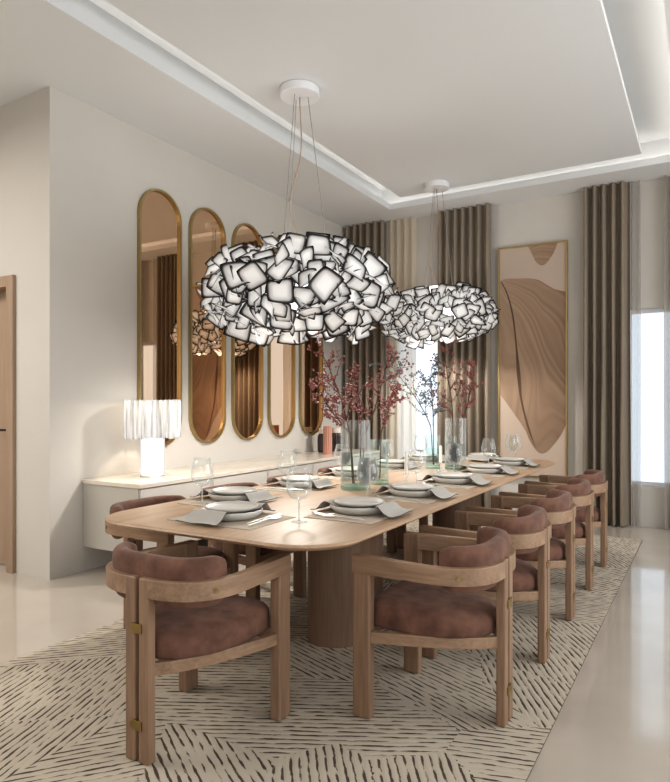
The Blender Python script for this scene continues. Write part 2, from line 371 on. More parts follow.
# ------------------------------------------------------------------ dining table
TX0, TX1, TY0, TY1, TZ = -2.50, -1.17, 1.93, 6.10, .75
t = thing('dining_table', 'long light oak dining table with rounded corners on two pedestals', 'table', ((TX0+TX1)/2, (TY0+TY1)/2, 0.007))
cxT, cyT = (TX0+TX1)/2, (TY0+TY1)/2
bm = bmesh.new(); hx, hy = (TX1-TX0)/2, (TY1-TY0)/2
prof = [(.10, .007), (.030, .016), (.005, .028), (0, .034), (.004, .040), (.012, .043)]
rings(bm, [[(x, y, TZ-.007-.043+z) for x, y in rrect(-hx+i, hx-i, -hy+i, hy-i, .26-i, 12)] for i, z in prof])
obj('tabletop', bm, M['oak_top'], t)
for yc in (3.09, 4.90):
    bm = bmesh.new()
    prism(bm, [(x, y) for x, y in rrect(-.15, .15, -.275, .275, .149, 12)], 0, .708)
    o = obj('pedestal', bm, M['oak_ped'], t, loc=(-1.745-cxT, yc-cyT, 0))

# ------------------------------------------------------------------ chairs
def smooth_path(P, n=8):
    """Catmull-Rom"""
    P = [Vector(p) for p in P]; Q = [2*P[0]-P[1]] + P + [2*P[-1]-P[-2]]; out = []
    for i in range(1, len(Q)-2):
        for k in range(n):
            t_ = k/n; a, b, c, d_ = Q[i-1:i+3]
            out.append(.5*((2*b) + (c-a)*t_ + (2*a-5*b+4*c-d_)*t_*t_ + (3*b-a-3*c+d_)*t_**3))
    out.append(P[-1]); return out
def sweep_flat(bm, pts, sec):
    """sweep a (side, up) section along a horizontal path; sec(i, n) gives the points"""
    rs = []; n = len(pts)
    for i, p in enumerate(pts):
        d_ = (pts[min(i+1, n-1)]-pts[max(i-1, 0)]); d_.z = 0; d_.normalize(); s_ = Vector((d_.y, -d_.x, 0))
        rs.append([p + s_*a + Vector((0, 0, b)) for a, b in sec(i, n)])
    rings(bm, rs)
ARC = [(.010, -.262), (.040, -.262), (.085, -.262), (.145, -.250), (.205, -.220), (.250, -.165), (.272, -.090), (.274, 0), (.264, .12), (.250, .285)]
def make_chair(label):
    t = thing('dining_chair', label, 'chair')
    zt = .655
    for s in (-1, 1):
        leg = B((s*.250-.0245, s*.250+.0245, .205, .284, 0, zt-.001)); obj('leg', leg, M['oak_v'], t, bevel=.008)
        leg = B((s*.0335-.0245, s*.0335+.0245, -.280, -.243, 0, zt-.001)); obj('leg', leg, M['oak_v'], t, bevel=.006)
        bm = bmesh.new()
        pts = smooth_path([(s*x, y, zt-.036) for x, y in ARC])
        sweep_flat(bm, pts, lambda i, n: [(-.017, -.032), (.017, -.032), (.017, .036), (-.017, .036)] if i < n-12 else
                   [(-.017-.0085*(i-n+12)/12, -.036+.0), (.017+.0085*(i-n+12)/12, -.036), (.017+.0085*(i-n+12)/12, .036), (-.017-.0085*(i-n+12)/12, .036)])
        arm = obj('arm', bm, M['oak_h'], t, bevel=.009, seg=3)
        bm = bmesh.new(); q = Vector((s*.252, -.155, zt-.036))   # brass screw head on the outer face
        n_ = Vector((s*.86, -.5, 0)).normalized(); tube(bm, [q+n_*.010, q+n_*.0235], .009, 12)
        obj('screw', bm, M['brass'], arm, smooth=False)
        # side rail of the seat, bowed
        bm = bmesh.new()
        pts = smooth_path([(s*.250, .235, .326), (s*.238, .12, .334), (s*.180, -.06, .336), (s*.100, -.19, .332), (s*.040, -.245, .328)], 5)
        sweep_flat(bm, pts, lambda i, n: [(-.014, -.023), (.014, -.023), (.014, .023), (-.014, .023)])
        obj('seat_rail', bm, M['oak_h'], t, bevel=.004)
    obj('front_rail', B((-.226, .226, .235, .262, .308, .356)), M['oak_h'], t, bevel=.004)
    # seat cushion: egg plan, domed
    def egg(k, z):
        out = []
        for i in range(40):
            a = 2*PI*i/40; c_, s_ = math.cos(a), math.sin(a)
            e = lambda v: math.copysign(abs(v)**(.34 if s_ > 0 else .66), v)
            y = .018 + .250*e(s_)*k; w = .224 - .085*max(0, -(e(s_)))**1.3
            out.append((w*e(c_)*k, y, z + (z-.345)*.35*(y-.25)*1.2))
        return out
    bm = bmesh.new()
    rings(bm, [egg(.96, .356), egg(.985, .362), egg(1., .378), egg(1., .418), egg(.985, .438), egg(.94, .455), egg(.85, .466), egg(.65, .474), egg(.3, .477), egg(.05, .478)])
    obj('seat', bm, M['suede'], t, smooth=True)
    # padded back: C-shaped bolster inside the hoop
    half = [(.0, -.228), (.085, -.226), (.142, -.213), (.192, -.181), (.220, -.132), (.234, -.075)]
    P = [(-x, y, .640) for x, y in reversed(half[1:])] + [(x, y, .640) for x, y in half]
    pts = smooth_path(P, 6)
    def sec(i, n):
        e_ = min(i, n-1-i); k = min(1., .25+.75*math.sqrt(min(1, e_/5)))
        out = []
        for q in range(16):
            a = 2*PI*q/16; c_, s_ = math.cos(a), math.sin(a)
            f = lambda v: math.copysign(abs(v)**.55, v)
            side = -.029*f(c_)*k
            z = .088*f(s_)*(.55+.45*k)
            if z > .02: side *= 1.18
            out.append((side, z))
        return out
    bm = bmesh.new(); sweep_flat(bm, pts, sec)
    obj('backrest', bm, M['suede'], t, smooth=True)
    for z in (.476, .133):
        bm = B((-.028, .028, -.2855, -.2785, z-.017, z+.017), (-.0045, .0045, -.28, -.243, z-.012, z+.012))
        obj('brass_plate', bm, M['brass'], t, bevel=.001)
    return t
ordn = ['nearest', 'second', 'third', 'fourth', 'farthest']
ch0 = make_chair('rust suede oak armchair at the head of the table nearest the viewer')
ch0.location = (-1.745, 1.857, .0075); ch0['group'] = 'dining chairs'
for k in range(5):
    y = 2.532 + .7015*k
    dup(ch0, (-.965, y, .0075), PI/2, ['rust suede oak armchair nearest the viewer on the right side of the table',
        'second rust suede armchair from the viewer along the right side', 'third rust suede armchair, middle of the right-hand row',
        'fourth rust suede armchair along the right side, last but one', 'farthest rust suede armchair at the right end of the row by the curtain'][k], 'dining chairs')
    dup(ch0, (-2.565, y, .0075), -PI/2, ['rust suede armchair nearest the viewer on the left side, beside the console lamp',
        'second suede armchair along the console side of the table', 'third suede armchair, middle of the row facing the console side',
        'fourth suede armchair along the console side of the table', 'farthest suede armchair on the console side by the far curtain'][k], 'dining chairs')

# ------------------------------------------------------------------ console, table lamp, small vases
con = thing('console_cabinet', 'long wall hung console cabinet with cream marble top and white doors', 'cabinet', (XL, 3.17, .19))
CW, CL, CH = .63, 3.85, .51
obj('cabinet_body', B((.003, CW-.03, .01, CL-.01, 0, CH-.03)), M['greige'], con, bevel=.002)
obj('console_top', B((.003, CW, 0, CL, CH-.03, CH)), M['marble'], con, bevel=.003)
nd = 5
for k in range(nd):
    a, b = .015+k*(CL-.03)/nd, .015+(k+1)*(CL-.03)/nd
    dd = obj('door', B((CW-.029, CW-.010, a+.004, b-.004, .004, CH-.036)), M['white_gloss'], con, bevel=.002)
    obj('door_edge_strip', B((CW-.0095, CW-.005, b-.03, b-.008, .004, CH-.036)), M['greige'], dd)
lamp = thing('table_lamp', 'glowing white table lamp with fluted crystal drum shade on the console', 'lamp', (-3.80, 3.60, .7005))
bm = bmesh.new(); lathe(bm, [(.088, .006), (.094, .012), (.094, .30), (.088, .306)], 40); obj('lamp_base', bm, M['frost'], lamp, smooth=False)
bm = bmesh.new(); lathe(bm, [(.097, 0), (.097, .010)], 40); obj('foot_ring', bm, M['steel'], lamp)
bm = bmesh.new(); n = 180; rnd = random.Random(3)
offs = [.004*math.sin(i*1.256)+.004*math.sin(i*.37)+rnd.uniform(-.005, .005) for _ in range(n)]; top = [rnd.uniform(-.006, .012) for _ in range(n)]; bot = [rnd.uniform(-.014, .008) for _ in range(n)]
R0 = .212
rs = []
for j in range(9):
    v = j/8
    rs.append([((R0+offs[i]+.004*math.sin(i*1.1+v*3))*math.cos(2*PI*i/n), (R0+offs[i]+.004*math.sin(i*1.1+v*3))*math.sin(2*PI*i/n), .312+bot[i]*(1-v)+(.285+top[i])*v) for i in range(n)])
rs2 = [[(p[0]*.955, p[1]*.955, p[2]) for p in r] for r in reversed(rs)]
rings(bm, rs+rs2+[rs[0]], cap=(False, False))
obj('lamp_shade', bm, M['shade'], lamp)
bm = bmesh.new(); lathe(bm, [(.03, .306), (.03, .36), (.06, .42), (.03, .48), (.01, .50)], 20); obj('bulb', bm, M['frost'], lamp, smooth=True)
# three vases at the far end of the console
def ribbed(bm, r, h, ribs=14, neck=None):
    n = ribs*6
    prof = [(.80, 0), (1., .12), (1.02, .5), (1., .86), (.86, .95), (.80, 1.)] if not neck else [(1, 0), (1, 1)]
    rr = [[(r*k*(1-.045*math.cos(ribs*2*PI*i/n))*math.cos(2*PI*i/n), r*k*(1-.045*math.cos(ribs*2*PI*i/n))*math.sin(2*PI*i/n), h*z) for i in range(n)] for k, z in prof]
    top = [[(p[0]*.86, p[1]*.86, h) for p in rr[-1]], [(p[0]*.80, p[1]*.80, h*.3) for p in rr[-1]]]
    rings(bm, rr+top)
for nm, lab, x, y, r, h, mt, nk in (('vase', 'dark brown ribbed vase on the console, left of the pink one', -3.90, 6.37, .075, .22, 'dark_vase', None),
        ('vase', 'tall dusty pink fluted cylinder vase on the console', -3.72, 6.15, .050, .315, 'pink_vase', 1),
        ('vase', 'dark brown ribbed vase on the console, right of the pink one', -3.88, 6.62, .075, .22, 'dark_vase', None)):
    v = thing(nm, lab, 'vase', (x, y, .7005), group='vases on the console')
    bm = bmesh.new(); ribbed(bm, r, h, neck=nk); obj('vase_body', bm, M[mt], v)
    if nk is None:
        bm = bmesh.new(); lathe(bm, [(r*.84, h), (r*.84, h+.06), (r*.74, h+.06), (r*.72, h+.001)], 32, cap=(False, False)); obj('neck', bm, M['cream_glaze'], v)

# ------------------------------------------------------------------ mirrors
def arch_pts(w, z0, z1, inset=0, n=24):
    r = w/2-inset; out = []
    for k in range(n+1): a = PI*k/n; out.append((r*math.cos(a), z1-w/2+r*math.sin(a)))
    for k in range(n+1): a = PI+PI*k/n; out.append((r*math.cos(a), z0+w/2+r*math.sin(a)))
    return out
for k in range(5):
    yc = 3.957+.604*k
    m_ = thing('wall_mirror', ['tall gold framed pill shaped mirror, leftmost of five behind the lamp', 'second bronze pill shaped mirror from the left, beside the one above the lamp',
        'third pill shaped wall mirror, the middle one of five', 'fourth pill shaped wall mirror from the left, partly behind the pendant', 'fifth pill shaped wall mirror, rightmost and closest to the far curtain'][k],
        'mirror', (XL, yc, 0), group='row of arched mirrors')
    bm = bmesh.new(); a = arch_pts(.49, .90, 3.12, 0); b = arch_pts(.49, .90, 3.12, .018)
    rings(bm, [[(.001, y, z) for y, z in a], [(.034, y, z) for y, z in a], [(.034, y, z) for y, z in b], [(.012, y, z) for y, z in b], [(.001, y, z) for y, z in b], [(.001, y, z) for y, z in a]], cap=(False, False))
    obj('mirror_frame', bm, M['gold'], m_)
    bm = bmesh.new(); g = arch_pts(.49, .90, 3.12, .0175)
    rings(bm, [[(.004, y, z) for y, z in g], [(.011, y, z) for y, z in g]]); obj('mirror_glass', bm, M['mirror'], m_)

# ------------------------------------------------------------------ painting on the far wall
PX0, PX1, PZ0, PZ1 = -2.086, -1.324, .45, 3.06
pw, ph = PX1-PX0, PZ1-PZ0
pa = thing('framed_painting', 'tall narrow framed abstract painting of brown flowing folds', 'painting', (PX0, YF-.002, PZ0))
f = .018
obj('picture_frame', B((0, pw, -.045, 0, 0, f), (0, pw, -.045, 0, ph-f, ph), (0, f, -.045, 0, f, ph-f), (pw-f, pw, -.045, 0, f, ph-f)), M['gold'], pa)
obj('canvas', B((f, pw-f, -.030, -.002, f, ph-f)), M['art_bg'], pa)
def art(name, poly, mat, y):
    P = [Vector((f+(pw-2*f)*u, (1-v)*(ph-2*f)+f, 0)) for u, v in poly]
    bm = bmesh.new()
    rings(bm, [[(p.x, y, p.y) for p in P], [(p.x, y+.002, p.y) for p in P]])
    bmesh.ops.triangulate(bm, faces=[q for q in bm.faces if len(q.verts) > 4])
    return obj(name, bm, mat, pa)
def cr2(P, n=6): return [(p.x, p.y) for p in smooth_path([(a, b, 0) for a, b in P], n)]
art('painted_form', cr2([(0, .140), (.10, .133), (.28, .136), (.46, .141), (.60, .152), (.72, .175), (.84, .197), (1., .212)]) +
    cr2([(1., .775), (.93, .82), (.82, .865), (.72, .895), (.63, .903), (.55, .885), (.46, .845), (.40, .805), (.30, .762), (.15, .70), (0, .645)]), M['art_fold'], -.0325)
art('painted_form', cr2([(.44, .0), (.50, .035), (.56, .07), (.63, .088), (.70, .085), (.78, .06), (.84, .03), (.88, .0)]), M['art_fold'], -.0325)
art('painted_crease', cr2([(.02, .145), (.12, .21), (.20, .31), (.25, .44), (.27, .56), (.33, .68), (.44, .80), (.56, .88)]) +
    cr2([(.50, .83), (.40, .73), (.345, .655), (.325, .56), (.275, .44), (.225, .31), (.14, .21), (.03, .142)]), M['art_dark'], -.0345)

# ------------------------------------------------------------------ curtains
def curtain(name, x0, x1, y, amp, period, z0, z1, mat, label, seed, cat='curtain', sharp=.75):
    rnd = random.Random(seed); n = int((x1-x0)/.008); ph_ = [rnd.uniform(-.6, .6) for _ in range(40)]
    rs = []
    for j in range(9):
        v = j/8; z = z0+(z1-z0)*v; row = []
        for i in range(n+1):
            x = x0+(x1-x0)*i/n
            u = x/period; k = int(math.floor(u)) % 39; fr_ = u-math.floor(u)
            w = ph_[k]*(1-fr_)+ph_[k+1]*fr_
            s_ = math.sin(2*PI*u+w+.25*math.sin(v*3+k)*(1-v))
            s_ = math.copysign(abs(s_)**sharp, s_)
            row.append((x+.012*math.sin(2*PI*u*.5+v*2)*(1-v), y+amp*s_*(.8+.35*(1-v)), z))
        rs.append(row)
    bm = bmesh.new(); rings(bm, rs, closed=False)
    o = obj(name, bm, mat, smooth=True)
    return tag(o, label, cat)
CY = 7.16
curtain('curtain', -4.03, -3.50, CY, .058, .100, .012, ZC-.004, M['curtain'], 'pleated taupe curtain in the far left corner', 1)
curtain('curtain', -2.79, -2.15, CY, .056, .098, .012, ZC-.004, M['curtain'], 'pleated taupe curtain just left of the painting', 2)
curtain('curtain', -1.14, -.70, CY, .056, .092, .012, ZC-.004, M['curtain'], 'pleated taupe curtain right of the painting', 3)
curtain('sheer_curtain', -3.49, -3.09, 7.20, .035, .10, .012, ZC-.004, M['sheer'], 'cream sheer curtain at the left edge of the window behind the bouquets', 4)
curtain('sheer_curtain', -.69, -.60, 7.20, .015, .06, .012, ZC-.004, M['sheer_thin'], 'thin grey sheer strip over the left edge of the right window', 5)
curtain('sheer_curtain', -.385, .70, 7.19, .040, .12, .012, ZC-.004, M['sheer_dense'], 'grey sheer curtain at the right edge of the picture', 6)

# ------------------------------------------------------------------ pendants
def petal_mesh(v):
    rnd = random.Random(50+v); n = 12; bm = bmesh.new(); lay = bm.verts.layers.float.new('edge')
    g = []; ca, cb, tw = rnd.uniform(.05, .30), rnd.uniform(-.15, .10), rnd.uniform(-.3, .3)
    for j in range(n+1):
        row = []
        for i in range(n+1):
            a, b = -1+2*i/n, -1+2*j/n
            a = math.copysign(abs(a)**.8, a); b = math.copysign(abs(b)**.8, b)
            # rounded corners
            x = a*math.sqrt(max(0, 1-.13*b**4)); y = b*math.sqrt(max(0, 1-.13*a**4))
            x *= 1.0+.12*b
            z = ca*(x*x)*.5+cb*y*y+tw*x*y*.5
            q = bm.verts.new((x, y, z)); q[lay] = max(abs(a), abs(b)) if True else 0
            q[lay] = (abs(a)**7+abs(b)**7)**(1/7)
            row.append(q)
        g.append(row)
    for j in range(n):
        for i in range(n): bm.faces.new((g[j][i], g[j][i+1], g[j+1][i+1], g[j+1][i]))
    me = bpy.data.meshes.new('petal'); bm.to_mesh(me); bm.free(); me.materials.append(M['petal'])
    for p in me.polygons: p.use_smooth = True
    return me
PM = [petal_mesh(v) for v in range(8)]
def pendant(label, loc, ztop, rx, ry, rz, size, count, seed, canr):
    """loc = centre of the shade cluster; ztop = ceiling panel it hangs from"""
    rnd = random.Random(seed); x, y, z = loc
    t = thing('pendant_light', label, 'lamp', (x, y, ztop-.0005), group='petal pendant lamps')
    bm = bmesh.new(); lathe(bm, [(canr*.97, 0), (canr, -.003), (canr, -.055), (canr*.96, -.060)], 48)
    obj('canopy', bm, M['white_paint'], t, smooth=False)
    zz = z-ztop
    for k in range(3):
        a = 2*PI*k/3+.5
        bm = bmesh.new(); tube(bm, [(canr*.42*math.cos(a), canr*.42*math.sin(a), -.058), (rx*.34*math.cos(a), ry*.34*math.sin(a), zz+rz*.55)], .0028, 5)
        obj('suspension_wire', bm, M['wire'], t)
    bm = bmesh.new(); L = zz+rz*.5
    tube(bm, smooth_path([(0, 0, -.058), (.01, 0, L*.35), (-.075, -.02, L*.62), (-.02, 0, L*.80), (.10, .0, L)], 8), .005, 6)
    obj('power_cord', bm, M['cord'], t, smooth=True)
    bm = bmesh.new(); lathe(bm, [(.02, zz+rz*.6), (rx*.42, zz+rz*.35), (rx*.55, zz), (rx*.42, zz-rz*.35), (.02, zz-rz*.5)], 20)
    obj('diffuser', bm, M['frostin'], t, smooth=True)
    cam = Vector((0, 0, 1.28))
    items = []
    for k in range(count):
        w = 1-1.93*(k+.5)/count; ph_ = k*2.39996+rnd.uniform(-.2, .2)
        rr = math.sqrt(1-w*w)**.72
        nrm = Vector((rr*math.cos(ph_)/rx, rr*math.sin(ph_)/ry, w/rz)).normalized()
        kk = rnd.uniform(.84, 1.08)
        p = Vector((rx*rr*math.cos(ph_)*kk, ry*rr*math.sin(ph_)*kk, zz+rz*w*kk))
        q = nrm.to_track_quat('Z', 'Y').to_matrix().to_4x4()
        tilt = rnd.choice([rnd.uniform(-35, 35), rnd.uniform(35, 85), rnd.uniform(-85, -35)])
        rot = q @ Matrix.Rotation(rnd.uniform(0, 2*PI), 4, 'Z') @ Matrix.Rotation(math.radians(tilt), 4, 'X')
        s_ = size*rnd.uniform(.38, .52)
        mt = Matrix.Translation(p) @ rot @ Matrix.Diagonal((s_*rnd.uniform(.7, 1.15), s_*rnd.uniform(.7, 1.1), s_, 1))
        wp = Vector((x, y, ztop))+p
        items.append(((wp-cam).length-.5*rx*abs(w), mt, rnd.randrange(8)))
    items.sort(key=lambda a: a[0])
    for _, mt, v in items[:100]:
        o = bpy.data.objects.new('petal', PM[v]); C.objects.link(o); o.parent = t; o.matrix_local = mt
    if len(items) > 100:
        bm = bmesh.new(); lay = None
        for _, mt, v in items[100:]:
            nv = len(bm.verts); bm.from_mesh(PM[v]); bm.verts.ensure_lookup_table()
            for q in bm.verts[nv:]: q.co = mt @ q.co
        me = bpy.data.meshes.new('petals'); bm.to_mesh(me); bm.free(); me.materials.append(M['petal'])
        for p in me.polygons: p.use_smooth = True
        o = bpy.data.objects.new('petal_mass', me); C.objects.link(o); o.parent = t; o['kind'] = 'stuff'
    L_ = bpy.data.lights.new('pendant_bulb', 'SPOT'); L_.energy = 80*(rx/.65); L_.color = (1, .95, .88); L_.shadow_soft_size = .08
    L_.spot_size = math.radians(160); L_.spot_blend = .5
    lo = bpy.data.objects.new('pendant_bulb', L_); C.objects.link(lo); lo.location = (x, y, z-rz*.75)
    U_ = L_.copy(); U_.energy = 14*(rx/.65); lu = bpy.data.objects.new('pendant_bulb', U_); C.objects.link(lu); lu.location = (x, y, z+rz*.7); lu.rotation_euler = (PI, 0, 0)
    return t
M['frostin'] = emit('inner_diffuser', (1, .98, .95), 1.3)
pendant('larger nearer cluster pendant of white petals with black rims', (-2.66, 3.99, 2.105), 3.65, .67, .66, .325, .190, 420, 11, .150)
pendant('smaller farther cluster pendant of white petals with black rims', (-2.53, 6.46, 2.215), 3.65, .585, .44, .265, .175, 320, 12, .135)

# ------------------------------------------------------------------ place settings
def plate_mesh(r, h, thick=.006):
    bm = bmesh.new()
    prof = [(r*.62, 0), (r*.80, .003), (r*.97, h*.62), (r, h), (r*.985, h+.002), (r*.95, h*.80), (r*.78, thick+.003), (r*.3, thick), (.002, thick)]
    lathe(bm, prof, 48); return bm
def strip_mesh():
    """napkin draped over the lower plate toward the diner (-y) and behind (+y); origin at the plate centre on the table"""
    prof = [(-.235, .0085), (-.215, .0095), (-.185, .020), (-.160, .038), (-.146, .0475), (-.138, .0485), (-.125, .0455), (-.09, .032), (0, .030), (.09, .032), (.125, .0455), (.138, .0485), (.148, .046), (.160, .034), (.172, .018), (.185, .009), (.205, .0085)]
    P = smooth_path([(y, z, 0) for y, z in prof], 3); n = 10; bm = bmesh.new(); top = []; bot = []
    for p in P:
        y, z = p.x, p.y; k = max(0, (abs(y)-.12)/.1)
        wd = .085+.025*min(1, k); rt = []; rb = []
        for i in range(n+1):
            a = -1+2*i/n; lift = .004*math.sin(a*4+y*30)*min(1, k)
            rt.append(bm.verts.new((a*wd+.012*k*(-1), y+.0*a, max(.0075, z+.003+lift*.5)))); rb.append(bm.verts.new((a*wd+.012*k*(-1), y, max(.0045, z-.0+lift*.5-.0005))))
        top.append(rt); bot.append(rb)
    for a in range(len(P)-1):
        for i in range(n):
            bm.faces.new((top[a][i], top[a][i+1], top[a+1][i+1], top[a+1][i])); bm.faces.new((bot[a][i+1], bot[a][i], bot[a+1][i], bot[a+1][i+1]))
        for i in (0, n):
            f_ = bm.faces.new((top[a][i], top[a+1][i], bot[a+1][i], bot[a][i])); f_.material_index = 1
    for a in (0, len(P)-1):
        for i in range(n):
            f_ = bm.faces.new((top[a][i], top[a][i+1], bot[a][i+1], bot[a][i])); f_.material_index = 1
    return bm
def spoon_bm():
    bm = bmesh.new(); rs = []
    for k in range(13):
        t_ = k/12; y = -.125+.25*t_
        if t_ < .62: w = .0042+.002*(1-t_/.62)**2; z = .004+.006*math.sin(t_/.62*PI/2)
        else: u = (t_-.62)/.38; w = .0042+.0205*math.sin(PI*min(1, u*.93+.03))**.7; z = .010-.006*math.sin(PI*u)
        rs.append([(-w, y, z+.0015), (-w*.5, y, z-.003*(w > .01)), (w*.5, y, z-.003*(w > .01)), (w, y, z+.0015), (w*.5, y, z+.0015-.002*(w > .01)), (-w*.5, y, z+.0015-.002*(w > .01))])
    rings(bm, rs); return bm
def fork_bm():
    bm = bmesh.new(); rs = []
    for y, w, z in ((-.115, .006, .004), (-.08, .0045, .006), (0, .0035, .009), (.04, .004, .009), (.055, .010, .007), (.075, .0125, .005)):
        rs.append([(-w, y, z-.001), (w, y, z-.001), (w, y, z+.0015), (-w, y, z+.0015)])
    rings(bm, rs)
    for k in range(4):
        x = -.0105+.007*k; rings(bm, [[(x-.0018, y, z-.001), (x+.0018, y, z-.001), (x+.0018, y, z+.0015), (x-.0018, y, z+.0015)] for y, z in ((.074, .005), (.10, .0045), (.118, .0085))])
    return bm
def glass_thing(label):
    g_ = thing('wine_glass', label, 'glass')
    bm = bmesh.new()
    outer = [(.034, .108), (.050, .126), (.0575, .150), (.057, .174), (.050, .208), (.041, .245)]
    lathe(bm, [(.004, .099), (.018, .101)] + outer + [(r-.0015, z) for r, z in reversed(outer)] + [(.017, .1035), (.002, .102)], 32)
    bw = obj('bowl', bm, M['glass'], g_, smooth=True)
    bm = bmesh.new(); lathe(bm, [(.0055, .006), (.0042, .03), (.0042, .085), (.007, .1005)], 12); obj('stem', bm, M['stem'], g_, smooth=True)
    bm = bmesh.new(); lathe(bm, [(.036, 0), (.037, .0015), (.02, .004), (.004, .007)], 32); obj('foot', bm, M['glass'], g_, smooth=True)
    return g_
proto = {}
def place_thing(kind, label, loc, rz, group):
    if kind in proto:
        return dup(proto[kind], loc, rz, label, group)
    if kind == 'placemat': o = obj('placemat', B((-.225, .245, -.185, .16, 0, .003)), M['mat']); tag(o, label, 'placemat')
    elif kind == 'dinner_plate': o = obj('dinner_plate', plate_mesh(.142, .038), M['porcelain'], smooth=True); tag(o, label, 'plate')
    elif kind == 'side_plate': o = obj('side_plate', plate_mesh(.122, .020), M['porcelain'], smooth=True); tag(o, label, 'plate')
    elif kind == 'napkin': o = obj('napkin', strip_mesh(), [M['linen'], M['linen_edge']], smooth=False); tag(o, label, 'napkin')
    elif kind == 'spoon': o = obj('spoon', spoon_bm(), M['steel'], smooth=True); tag(o, label, 'spoon')
    elif kind == 'fork': o = obj('fork', fork_bm(), M['steel']); tag(o, label, 'fork')
    elif kind == 'wine_glass': o = glass_thing(label)
    o.location = loc; o.rotation_euler = (0, 0, rz); o['group'] = group
    proto[kind] = o
    return o
YS = [2.70, 3.345, 4.01, 4.71, 5.39]
places = [(-1.89, 2.275, 0, 1, 'at the near head of the table')]
for k, y in enumerate(YS):
    places.append((-1.455, y, PI/2, -1, ['nearest the viewer on the right side', 'at the second place along the right side', 'at the middle place of the right side', 'at the fourth place along the right side', 'at the farthest place of the right side'][k]))
    places.append((-2.225, y, -PI/2, 1, ['nearest the viewer on the console side', 'at the second place along the console side', 'at the middle place of the console side', 'at the fourth place along the console side', 'at the farthest place of the console side'][k]))
places.append((-1.80, 5.76, PI, -1, 'at the far head of the table'))
for x, y, rz, side, where in places:
    R = Matrix.Rotation(rz, 4, 'Z')
    def at(dx, dy, z): v = R @ Vector((dx, dy, 0)); return (x+v.x, y+v.y, TZ+z)
    place_thing('placemat', 'thin beige linen placemat '+where, at(.0 if side > 0 else -.02, 0, .0005), rz + (0 if side > 0 else PI*0), 'placemats')
    place_thing('dinner_plate', 'lower wide stoneware bowl plate '+where, at(0, 0, .004), rz, 'stoneware bowl plates')
    place_thing('napkin', 'grey dark-hemmed napkin draped between plates '+where, at(0, 0, .0045), rz, 'draped napkins')
    place_thing('side_plate', 'upper flat stoneware plate '+where, at(0, 0, .0385), rz, 'upper plates')
    place_thing('spoon', 'silver spoon beside the plates '+where, at(side*.170, .02, .004), rz-.0*side, 'spoons')
    place_thing('fork', 'silver fork beside the spoon '+where, at(side*.200, -.02, .004), rz, 'forks')
    gp = (x+.32, y+.075) if rz == 0 else (x-.085, y+.25) if rz == PI/2 else ((-2.265, 2.486) if y < 3 else (-2.18, y-.21)) if rz == -PI/2 else (x+.30, y-.02)
    if rz == PI/2 and y > 4.5: gp = (x-.06, y+.28)
    place_thing('wine_glass', 'clear stemmed wine glass '+where, (gp[0], gp[1], TZ+.0005), 0, 'wine glasses')

# ------------------------------------------------------------------ glass vases and berry branches
def glass_vase(label, x, y, r, h, wl, group, green=False):
    v = thing('glass_vase', label, 'vase', (x, y, TZ+.0005), group=group)
    bm = bmesh.new(); lathe(bm, [(r, .022), (r, h), (r-.004, h), (r-.004, .024)], 40, cap=(False, False)); obj('vase_wall', bm, M['glass_green'] if green else M['glass'], v, smooth=False)
    bm = bmesh.new(); lathe(bm, [(r*.97, 0), (r, .004), (r, .020), (r*.97, .0235)], 40); obj('thick_base', bm, M['glass_rim'], v, smooth=False)
    bm = bmesh.new(); lathe(bm, [(r-.006, .026), (r-.006, wl)], 40); obj('water', bm, M['water'], v)
    return v
glass_vase('tall clear cylinder vase in the nearer vase group', -1.88, 3.44, .092, .425, .22, 'table vases')
glass_vase('small greenish cylinder vase behind the nearer tall one', -1.86, 3.73, .062, .29, .16, 'table vases', True)
glass_vase('tall clear cylinder vase in the farther vase group', -1.75, 4.88, .085, .41, .20, 'table vases')
glass_vase('small greenish cylinder vase left of the farther tall one', -1.93, 4.84, .060, .27, .16, 'table vases', True)
glass_vase('short greenish glass vase beside the farther tall one', -1.88, 5.12, .050, .25, .14, 'table vases', True)
def candle(label, x, y, h):
    c = thing('candle', label, 'candle', (x, y, TZ+.0005), group='candles between the vases')
    bm = bmesh.new(); lathe(bm, [(.035, 0), (.036, .004), (.012, .012), (.010, .05), (.018, .062), (.018, .07)], 20); obj('candle_holder', bm, M['glass_green'], c, smooth=True)
    bm = bmesh.new(); lathe(bm, [(.011, .064), (.011, .064+h), (.003, .068+h)], 16); obj('wax_stick', bm, M['candle'], c)
    return c
candle('white candle right of the nearer vase group', -1.70, 3.80, .15)
candle('white candle in front of the farther vase group', -1.80, 4.68, .13)

